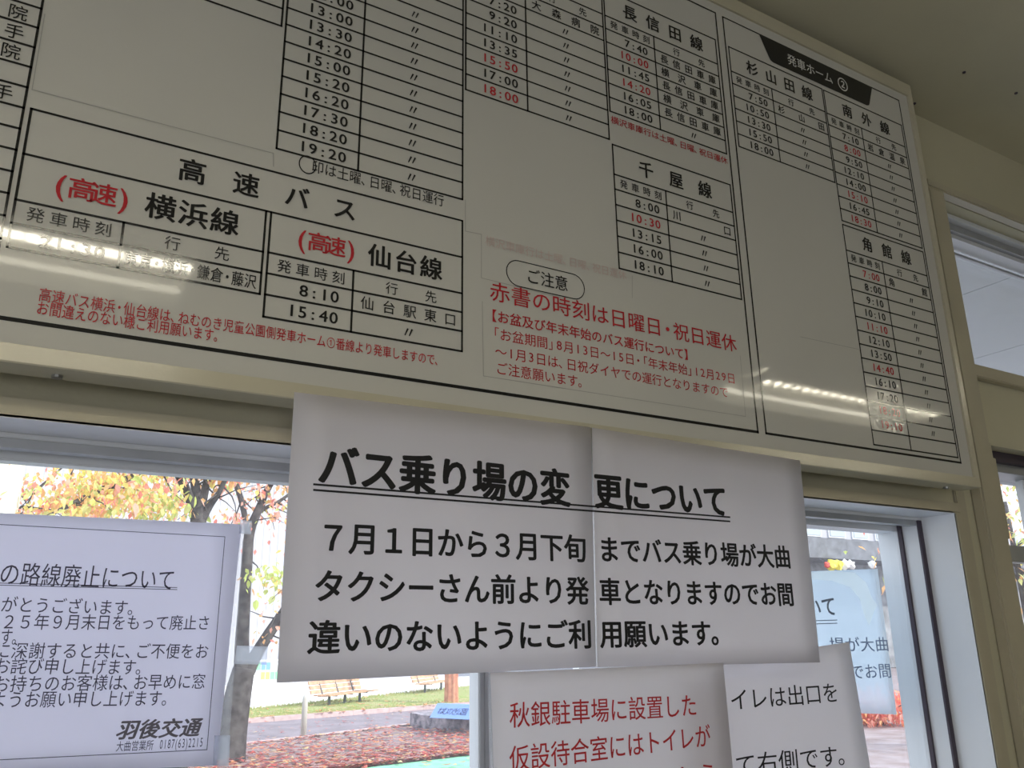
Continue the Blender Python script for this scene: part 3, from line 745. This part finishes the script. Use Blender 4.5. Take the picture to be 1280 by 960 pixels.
# lettering on the sloping face
up = (ns * .20 + Vector((0, 0, hS))); ul = up.length; up.normalize(); fn = axs.cross(up) * 1
vs = []; fs = []; st = 'ねむのき公園'; em = .155
for i, ch in enumerate(st):
    gv, gf = glyph(ch, 0); o_ = len(vs); cx = Ls * (.14 + .72 * (i + .5) / len(st))
    for gx, gy in gv: vs.append(s0 + axs * (cx + gx * em * .9) + up * (ul * .5 + (gy - .38) * em) + fn * .004)
    fs += [tuple(k + o_ for k in f_) for f_ in gf]
obj('lettering', vs, fs, mat('sign_dark_ink', (.03, .04, .12), .6), sg)
# pale bollard by the path
px_, py_ = G(379, 921)
bm = bmesh.new(); addtube(bm, [(px_, py_, -.02), (px_, py_, .60), (px_, py_, .66)], [.05, .047, .03], 12)
tag(bmobj('bollard', bm, mat('pale_bollard', (.5, .49, .45), .7), None, True), 'slim pale bollard standing at the near edge of the footpath', 'bollard')

# ------------------------------------------------------------------ trees
barkm = mat('dark_bark', (.045, .036, .040), .95, .1, noise=.5, nscale=9, two=(.11, .10, .10), bump=.9, bscale=25)
redbark = mat('red_bark', (.60, .31, .20), .9, .1, noise=.5, nscale=7, two=(.42, .17, .12), bump=.9, bscale=18)
TL = [leafmat('tree_yellow_leaf', (.95, .80, .25), .5), leafmat('tree_orange_leaf', (.96, .55, .25), .5), leafmat('tree_red_leaf', (.93, .30, .24), .5),
      leafmat('tree_green_leaf', (.58, .68, .20), .5), leafmat('tree_salmon_leaf', (.95, .50, .40), .5), leafmat('tree_lime_leaf', (.84, .88, .38), .5)]
leafme = []
for m in TL:
    vs = [(0, 0, 0), (.26, .27, .03), (.60, .27, .02), (1, 0, -.10), (.60, -.27, .02), (.26, -.27, .03), (.5, 0, -.03)]
    me = bpy.data.meshes.new('leaf'); me.from_pydata(vs, [], [(0, 6, 2, 1), (6, 3, 2), (0, 5, 4, 6), (6, 4, 3)]); me.materials.append(m); leafme.append(me)
def limb(bm, pxs, D, rads, yo=None):
    pts = []
    for i, p in enumerate(pxs):
        dd = D + (yo[i] if yo else 0); x, z = P(*p, dd); pts.append((x, Y(dd), z))
    # smooth subdivision of the polyline
    for _ in range(2):
        np_, nr_ = [pts[0]], [rads[0]]
        for i in range(len(pts) - 1):
            a, b = Vector(pts[i]), Vector(pts[i + 1])
            np_ += [tuple(a * .75 + b * .25), tuple(a * .25 + b * .75)]; nr_ += [rads[i] * .75 + rads[i + 1] * .25, rads[i] * .25 + rads[i + 1] * .75]
        np_.append(pts[-1]); nr_.append(rads[-1]); pts, rads = np_, nr_
    addtube(bm, pts, list(rads), 9)
    return pts
def twigs(bm, pts, n, ln, tips):
    for _ in range(n):
        i = random.randrange(len(pts) // 3, len(pts)); p = Vector(pts[i]); d_ = Vector((random.uniform(-1, 1), random.uniform(-1, 1), random.uniform(-.7, .6))).normalized()
        q_ = p; path = [p]
        for k in range(3):
            d_ = (d_ + Vector((random.uniform(-.4, .4), random.uniform(-.4, .4), random.uniform(-.4, .25)))).normalized(); q_ = q_ + d_ * ln / 3 * random.uniform(.6, 1.2); path.append(q_); tips.append(q_)
        addtube(bm, path, [.012, .009, .006, .003], 4)
def place_leaves(parent, blobs, tips, nbig, nstuff, weights):
    """blobs: (px, py, D, radius, weights) clusters; big ones are single leaves, the rest one joined mass"""
    def spot():
        if tips and random.random() < .35:
            t = random.choice(tips); return t + Vector([random.gauss(0, .1) for _ in range(3)]), weights
        b = random.choice(blobs); x, z = P(b[0], b[1], b[2]); s = b[3]
        return Vector((x + random.gauss(0, s), Y(b[2]) + random.gauss(0, s * 1.3), z + random.gauss(0, s * .6))), (b[4] if len(b) > 4 else weights)
    def rot():
        return Matrix.Rotation(random.uniform(0, 6.28), 4, 'Z') @ Matrix.Rotation(random.uniform(.2, 1.5), 4, 'Y') @ Matrix.Rotation(random.uniform(-1, 1), 4, 'X')
    for _ in range(nbig):
        p, w = spot(); k = random.choices(range(6), w)[0]; s = random.uniform(.10, .155)
        o = link('leaf', leafme[k]); o.parent = parent; o.matrix_parent_inverse = Matrix.Translation(parent.location).inverted()
        o.matrix_world = Matrix.Translation(p) @ rot() @ Matrix.Scale(s, 4)
        o.matrix_basis = Matrix.Translation(p) @ rot() @ Matrix.Scale(s, 4)
    vs = []; fs = []; mi = []
    for _ in range(nstuff):
        p, w = spot(); k = random.choices(range(6), w)[0]; s = random.uniform(.05, .115); R_ = rot(); o_ = len(vs)
        for v in ((0, 0, 0), (.42, .3, .02), (1, 0, -.08), (.42, -.3, .02)): vs.append(p + R_.to_3x3() @ Vector(v) * s)
        fs.append((o_, o_ + 1, o_ + 2, o_ + 3)); mi.append(k)
    me = bpy.data.meshes.new('foliage'); me.from_pydata([tuple(v) for v in vs], [], fs)
    for m in TL: me.materials.append(m)
    me.polygons.foreach_set('material_index', mi); me.update()
    o = link('foliage', me, parent); o['kind'] = 'stuff'
def gx(px, D): return P(px, 900, D)[0]
# tree A: trunk behind the left notice
DA = 11.0
ta = tag(empty('cherry_tree', (P(248, 640, DA)[0], Y(DA), 0)), 'cherry tree with yellow and orange leaves, its trunk rising behind the left notice', 'tree', 'autumn cherry trees')
bm = bmesh.new(); tips = []
x248, z248 = P(248, 640, DA)
base = [(246, 1000), (247, 800), (248, 690), (248, 650)]
# trunk down to the ground
xg, zg = P(248, 650, DA)
addtube(bm, [(xg - .05, Y(DA), -.1), (xg - .02, Y(DA), .25), (xg, Y(DA), 1.2), (xg + .01, Y(DA), 2.2), (xg, Y(DA), zg)], [.20, .15, .12, .105, .095], 12)
bmobj('trunk', bm, barkm, ta, True)
def part_limb(parent, pxs, D, rads, yo=None, tw=8, ln=.6, m=barkm, nm='branch'):
    bm = bmesh.new(); pts = limb(bm, pxs, D, rads, yo); twigs(bm, pts, tw, ln, tips); return bmobj(nm, bm, m, parent, True)
part_limb(ta, [(248, 656), (240, 630), (230, 606), (222, 590), (204, 584), (180, 590), (150, 602), (125, 612), (100, 625), (60, 645), (30, 665)], DA, [.08, .06, .055, .05, .042, .04, .038, .035, .028, .018, .008], [0, 0, -.1, -.1, -.2, -.3, -.5, -.6, -.7, -.8, -.9], 22)
part_limb(ta, [(248, 656), (247, 630), (244, 605), (240, 580), (232, 540), (236, 490)], DA, [.08, .065, .055, .05, .04, .02], None, 14)
part_limb(ta, [(249, 656), (251, 635), (257, 610), (262, 585), (270, 540), (262, 480)], DA, [.07, .06, .05, .045, .035, .02], [0, .1, .2, .3, .5, .7], 12)
part_limb(ta, [(252, 650), (262, 632), (273, 618), (281, 600), (300, 570), (330, 530)], DA, [.06, .045, .035, .03, .025, .01], [0, 0, -.1, -.2, -.4, -.5], 12)
part_limb(ta, [(265, 594), (250, 596), (225, 588), (200, 584)], DA, [.025, .025, .02, .012], [0, -.2, -.3, -.4], 4)
part_limb(ta, [(180, 590), (150, 575), (100, 565), (60, 600), (20, 640)], DA - .4, [.02, .015, .012, .008, .004], None, 10)
wA = [5, 4.5, 1.4, 1.2, 2.2, 4]
blobs = [(60 + 20 * k, 575 + random.uniform(0, 60), DA + random.uniform(-1.2, .6), .34) for k in range(9)] + \
        [(95, 625, DA - .4, .22), (120, 610, DA - .5, .22), (150, 628, DA - .3, .2), (170, 600, DA - .6, .25), (190, 630, DA, .18, [3, 3, 0, 5, 1, 2]), (210, 635, DA, .15, [1, 1, 0, 6, 0, 2]),
         (278, 592, DA, .12, [2, 5, 3, 1, 3, 0]), (300, 550, DA, .3), (230, 540, DA, .6), (120, 520, DA, .8), (60, 500, DA, .8), (200, 460, DA, .8), (300, 480, DA, .7)]
tips = [t for t in tips if t.x < 1.75]
place_leaves(ta, blobs, tips, 270, 3600, wA)
# tree B: trunk between the left notice and the large one
DB = 12.6
tb_ = tag(empty('cherry_tree', (P(285, 950, DB)[0], Y(DB), 0)), 'dark forked cherry tree with sparse salmon leaves, seen between the two notices', 'tree', 'autumn cherry trees')
tips = []
xg, yg = P(284, 960, DB)[0], Y(DB)
bm = bmesh.new(); limb(bm, [(282, 965), (290, 915), (297, 870), (305, 835)], DB, [.26, .20, .185, .15]); addtube(bm, [(xg - .06, yg, -.3), (xg, yg, P(282, 962, DB)[1])], [.34, .26], 12)
bmobj('trunk', bm, barkm, tb_, True)
part_limb(tb_, [(303, 850), (302, 810), (305, 760), (309, 700), (311, 665), (322, 640), (331, 618), (341, 600), (348, 590), (360, 560), (370, 500)], DB, [.12, .10, .085, .08, .075, .06, .05, .045, .035, .03, .015], None, 18)
part_limb(tb_, [(306, 845), (318, 822), (334, 795), (350, 772), (380, 730), (430, 680), (470, 600)], DB, [.12, .09, .08, .075, .06, .05, .02], [0, 0, -.1, -.2, -.4, -.6, -.8], 14)
part_limb(tb_, [(311, 668), (306, 645), (301, 622), (295, 605), (288, 585), (275, 540), (280, 490)], DB, [.05, .042, .042, .04, .035, .03, .012], None, 12)
part_limb(tb_, [(325, 640), (335, 633), (348, 628), (365, 615), (400, 590)], DB, [.03, .028, .025, .02, .01], None, 8)
wB = [1.5, 4, 2, .7, 5, .5]
blobs = [(330, 625, DB, .14), (285, 595, DB, .22), (292, 590, DB, .2, [2, 5, 1, 1, 2, 0]), (345, 640, DB, .14), (342, 595, DB, .2), (295, 650, DB, .12), (350, 735, DB - .5, .2, [2, 1, 0, 7, 0, 3]), (338, 715, DB - .5, .14, [2, 1, 0, 7, 0, 3]),
         (330, 720, DB - .5, .14, [2, 2, 0, 7, 0, 1]), (400, 640, DB, .6), (330, 500, DB, .8), (420, 540, DB, .8), (460, 700, DB, .5), (250, 500, DB, .7)]
place_leaves(tb_, blobs, random.sample(tips, len(tips) // 3), 110, 800, wB)
# tree C: reddish trunk behind the park sign
xc, yc = G(564, 881)
tcx = tag(empty('red_barked_tree', (xc, yc, 0)), 'tree with thick reddish ridged trunk standing on the lawn behind the blue sign', 'tree')
bm = bmesh.new(); n_ = 18; rings = []
for h, rr in ((-.05, .19), (.3, .175), (1.2, .165), (2.4, .15), (3.6, .12)):
    rings.append([bm.verts.new((xc + math.cos(2 * math.pi * k / n_) * rr * (1.0 if k % 2 else .86), yc + math.sin(2 * math.pi * k / n_) * rr * (1.0 if k % 2 else .86), h)) for k in range(n_)])
for a, b in zip(rings, rings[1:]):
    for k in range(n_): bm.faces.new((a[k], a[(k + 1) % n_], b[(k + 1) % n_], b[k]))
bm.faces.new(rings[-1])
bmobj('trunk', bm, redbark, tcx)
tips = []
for a in range(5):
    bm = bmesh.new(); an = a * 1.3; p = [(xc, yc, 3.4)] + [(xc + math.cos(an) * .5 * k, yc + math.sin(an) * .5 * k, 3.4 + .55 * k) for k in range(1, 4)]
    addtube(bm, p, [.09, .06, .04, .015], 8); tips += [Vector(v) for v in p[1:]] * 3; twigs(bm, p, 8, .7, tips); bmobj('branch', bm, redbark, tcx, True)
def simple_foliage(parent, tips, n, w, spread):
    vs = []; fs = []; mi = []
    for _ in range(n):
        p = random.choice(tips) + Vector([random.gauss(0, spread) for _ in range(3)]); s = random.uniform(.08, .16); a = random.uniform(0, 6.28); o_ = len(vs)
        R_ = Matrix.Rotation(a, 3, 'Z') @ Matrix.Rotation(random.uniform(0, 1.5), 3, 'Y')
        for v in ((0, 0, 0), (.35, .2, .02), (1, 0, -.08), (.35, -.2, .02)): vs.append(tuple(p + R_ @ Vector(v) * s))
        fs.append((o_, o_ + 1, o_ + 2, o_ + 3)); mi.append(random.choices(range(6), w)[0])
    me = bpy.data.meshes.new('foliage'); me.from_pydata(vs, [], fs)
    for m in TL: me.materials.append(m)
    me.polygons.foreach_set('material_index', mi); me.update()
    o = link('foliage', me, parent); o['kind'] = 'stuff'
simple_foliage(tcx, tips, 1200, [2, 3, 3, 2, 2, 1], .35)
# tree D and shrub seen through the right-hand windows
def roundtree(name, x, y, h, r_, label, cat, w, n, group=None, tr=.08):
    o = tag(empty(name, (x, y, 0)), label, cat, group); tips = []
    bm = bmesh.new(); addtube(bm, [(x, y, -.1), (x + .03, y, h * .5), (x, y, h * .8)], [tr * 1.3, tr, tr * .6], 9); bmobj('trunk', bm, barkm, o, True)
    bm = bmesh.new()
    for k in range(12):
        an = random.uniform(0, 6.28); q_ = Vector((x + math.cos(an) * r_ * .8, y + math.sin(an) * r_ * .8, h * random.uniform(.6, 1.0))); b0 = Vector((x, y, h * random.uniform(.35, .7)))
        addtube(bm, [b0, (b0 + q_) / 2 + Vector((0, 0, .05 * h)), q_], [tr * .5, tr * .3, .01], 5); tips += [q_, (b0 + q_) / 2, b0 + (q_ - b0) * .75]
    bmobj('branches', bm, barkm, o, True); simple_foliage(o, tips, n, w, r_ * .28)
xr, zr = P(1250, 620, 7.0)
roundtree('maple_tree', xr + .1, Y(7.0), 4.2, 1.5, 'orange-leaved tree seen through the narrow right-hand window', 'tree', [2, 4, 1, 3, 2, 2], 2400, tr=.045)
xs_, ys_ = G(1104, 905)
roundtree('red_shrub', xs_, ys_, .38, .55, 'low bright orange-red shrub outside the right window pane', 'shrub', [0, 3, 5, 0, 4, 0], 1800, tr=.03)

# utility pole at far left
poleM = mat('pale_pole', (.80, .80, .68), .8, noise=.05)
xp, _ = P(7, 610, 10.0)
bm = bmesh.new(); addtube(bm, [(xp, Y(10.0), -.1), (xp, Y(10.0), 4), (xp, Y(10.0), 8)], [.155, .14, .12], 20)
tag(bmobj('utility_pole', bm, poleM, None, True), 'thick pale concrete utility pole at the left edge of the window', 'pole')

# ------------------------------------------------------------------ buildings
facm = mat('white_siding', (.46, .455, .50), .7, .2, noise=.03)
fb = tag(empty('white_building', (15, 34, 0)), 'long white building with vertical ribbed siding behind the cherry trees', 'building')
box('wall', -12, 24, 34, 46, 0, 15, facm, fb)
bm = bmesh.new()
for i in range(120): addbox(bm, -12 + i * .3, -12 + i * .3 + .05, 33.985, 34.0, .4, 15)
rb = bmobj('siding_rib', bm, facm, fb); rb['kind'] = 'stuff'
box('roof_edge', -12.2, 24.2, 33.8, 46.2, 15, 15.4, facm, fb)
# low fence with coloured panels far behind the path
fx, fy = G(330, 858, 0.0)
fc = tag(empty('playground_fence', P(330, 838, 28)[:1] + (Y(28), 0)), 'low white fence with blue, green and yellow panels beyond the lawn', 'fence')
xa, xb = P(308, 838, 28)[0], P(350, 838, 28)[0]; za, zb = P(330, 851, 28)[1], P(330, 827, 28)[1]
box('rail', xa, xb, Y(28), Y(28) + .05, zb, zb + .06, plaza, fc); box('rail', xa, xb, Y(28), Y(28) + .05, .0, za, plaza, fc)
cols = [mat('fence_blue', (.15, .32, .75), .6), mat('fence_green', (.22, .62, .30), .6), mat('fence_yellow', (.85, .75, .15), .6), mat('fence_white', (.8, .8, .8), .6)]
for j in range(2):
    for i in range(7):
        x_ = xa + (xb - xa) * (i + .1) / 7; hh = (zb - za) / 2
        box('panel', x_, x_ + (xb - xa) * .11, Y(28), Y(28) + .03, za + hh * j + .04, za + hh * j + hh - .03, cols[(i * 3 + j * 2 + i // 2) % 4], fc)

# building with a dark canopy seen through the right pane
DS = 26.0
x0, z0 = P(1000, 655, DS); x1, z1 = P(1130, 712, DS)
sb = tag(empty('station_building', ((x0 + x1) / 2, Y(DS), 0)), 'pale building with a dark canopy band and windows seen through the right pane', 'building')
box('wall', x0 - 6, x1 + 12, Y(DS) + 1, Y(DS) + 9, 0, 8.5, facm, sb)
zc0 = P(1050, 702, DS)[1]; zc1 = P(1050, 678, DS)[1]
darkc = mat('dark_canopy', (.16, .17, .20), .6, noise=.3, nscale=3)
box('canopy', x0 - 6, x1 + 12, Y(DS) - 1.0, Y(DS) + 1, zc0, zc1, darkc, sb)
glassd = mat('far_glass', (.45, .50, .56), .2)
for i in range(16):
    xx = x0 - 5.5 + i * 1.7
    f_ = box('window', xx, xx + 1.2, Y(DS) + .93, Y(DS) + 1, zc1 + .35, zc1 + 1.5, whitem, sb)
    box('window_pane', xx + .08, xx + 1.12, Y(DS) + .90, Y(DS) + .93, zc1 + .42, zc1 + 1.43, glassd, f_)
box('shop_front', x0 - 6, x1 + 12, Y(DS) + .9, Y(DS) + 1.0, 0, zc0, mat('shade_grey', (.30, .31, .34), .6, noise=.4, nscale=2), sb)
# coloured planters hanging under the canopy
fl = [mat('flower_yellow', (.85, .75, .1), .6), mat('flower_white', (.85, .85, .85), .6), mat('flower_red', (.75, .1, .08), .6)]
for i, (pxp, k) in enumerate(((1040, 0), (1056, 1), (1047, 0), (1063, 1), (1034, 2), (1090, 1))):
    x, z = P(pxp, 706, DS - 1.4); bm = bmesh.new(); bmesh.ops.create_icosphere(bm, subdivisions=2, radius=(.24, .24, .24, .2, .13, .18)[i])
    for v in bm.verts: v.co = v.co * random.uniform(.75, 1.2) + Vector((x, Y(DS - 1.4), z))
    tubeb = bmesh.ops
    o = bmobj('hanging_planter', bm, fl[k], None)
    tag(o, ['yellow flower basket, leftmost yellow one under the far dark canopy', 'white flower basket beside the yellow ones under the far dark canopy', 'second yellow flower basket, touching the white one under the far canopy', 'white flower basket right of the paired baskets under the far canopy', 'red flower basket, leftmost of all under the far dark canopy', 'white flower basket standing apart at the right under the far canopy'][i], 'planter', 'flower baskets under the canopy')
    bm = bmesh.new(); addtube(bm, [(x, Y(DS - 1.4), z), (x, Y(DS - 1.4) + .45, zc0 + .02)], .012, 5); bmobj('hanger', bm, darkc, o)

# canopy over the entrance outside the right-hand windows
soff = mat('pale_soffit', (.44, .47, .52), .7, noise=.03)
cn = tag(empty('entrance_canopy', (3.6, 1.4, 2.85)), 'pale flat entrance canopy outside above the right-hand window', 'canopy')
for i in range(5):
    box('soffit_panel', 1.62 + i * .9, 1.62 + i * .9 + .893, YO + .01, 2.9, 2.90, 2.92, soff, cn)
box('roof_slab', 1.62, 6.12, YO, 3.0, 2.92, 3.05, soff, cn)
# small screw heads in the ceiling
for (px, py), w_ in (((1143, 129), 'beside the timetable board corner'), ((1205, 90), 'middle one of the three'), ((1270, 116), 'nearest the right edge')):
    v = M.transposed() @ Vector(((px - 640) / FPX, (py - 480) / FPX, 1)); t_ = (CZ - EYE) / v[2]
    bm = bmesh.new(); c_ = Vector((v[0] * t_, v[1] * t_ - D0, CZ)); addtube(bm, [c_, c_ - Vector((0, 0, .002)), c_ - Vector((0, 0, .003))], [.0035, .0035, .002], 10)
    tag(bmobj('ceiling_screw', bm, gasket), 'tiny dark screw head in the cream ceiling, ' + w_, 'screw', 'ceiling screws')
bpy.data.objects.remove(_to)
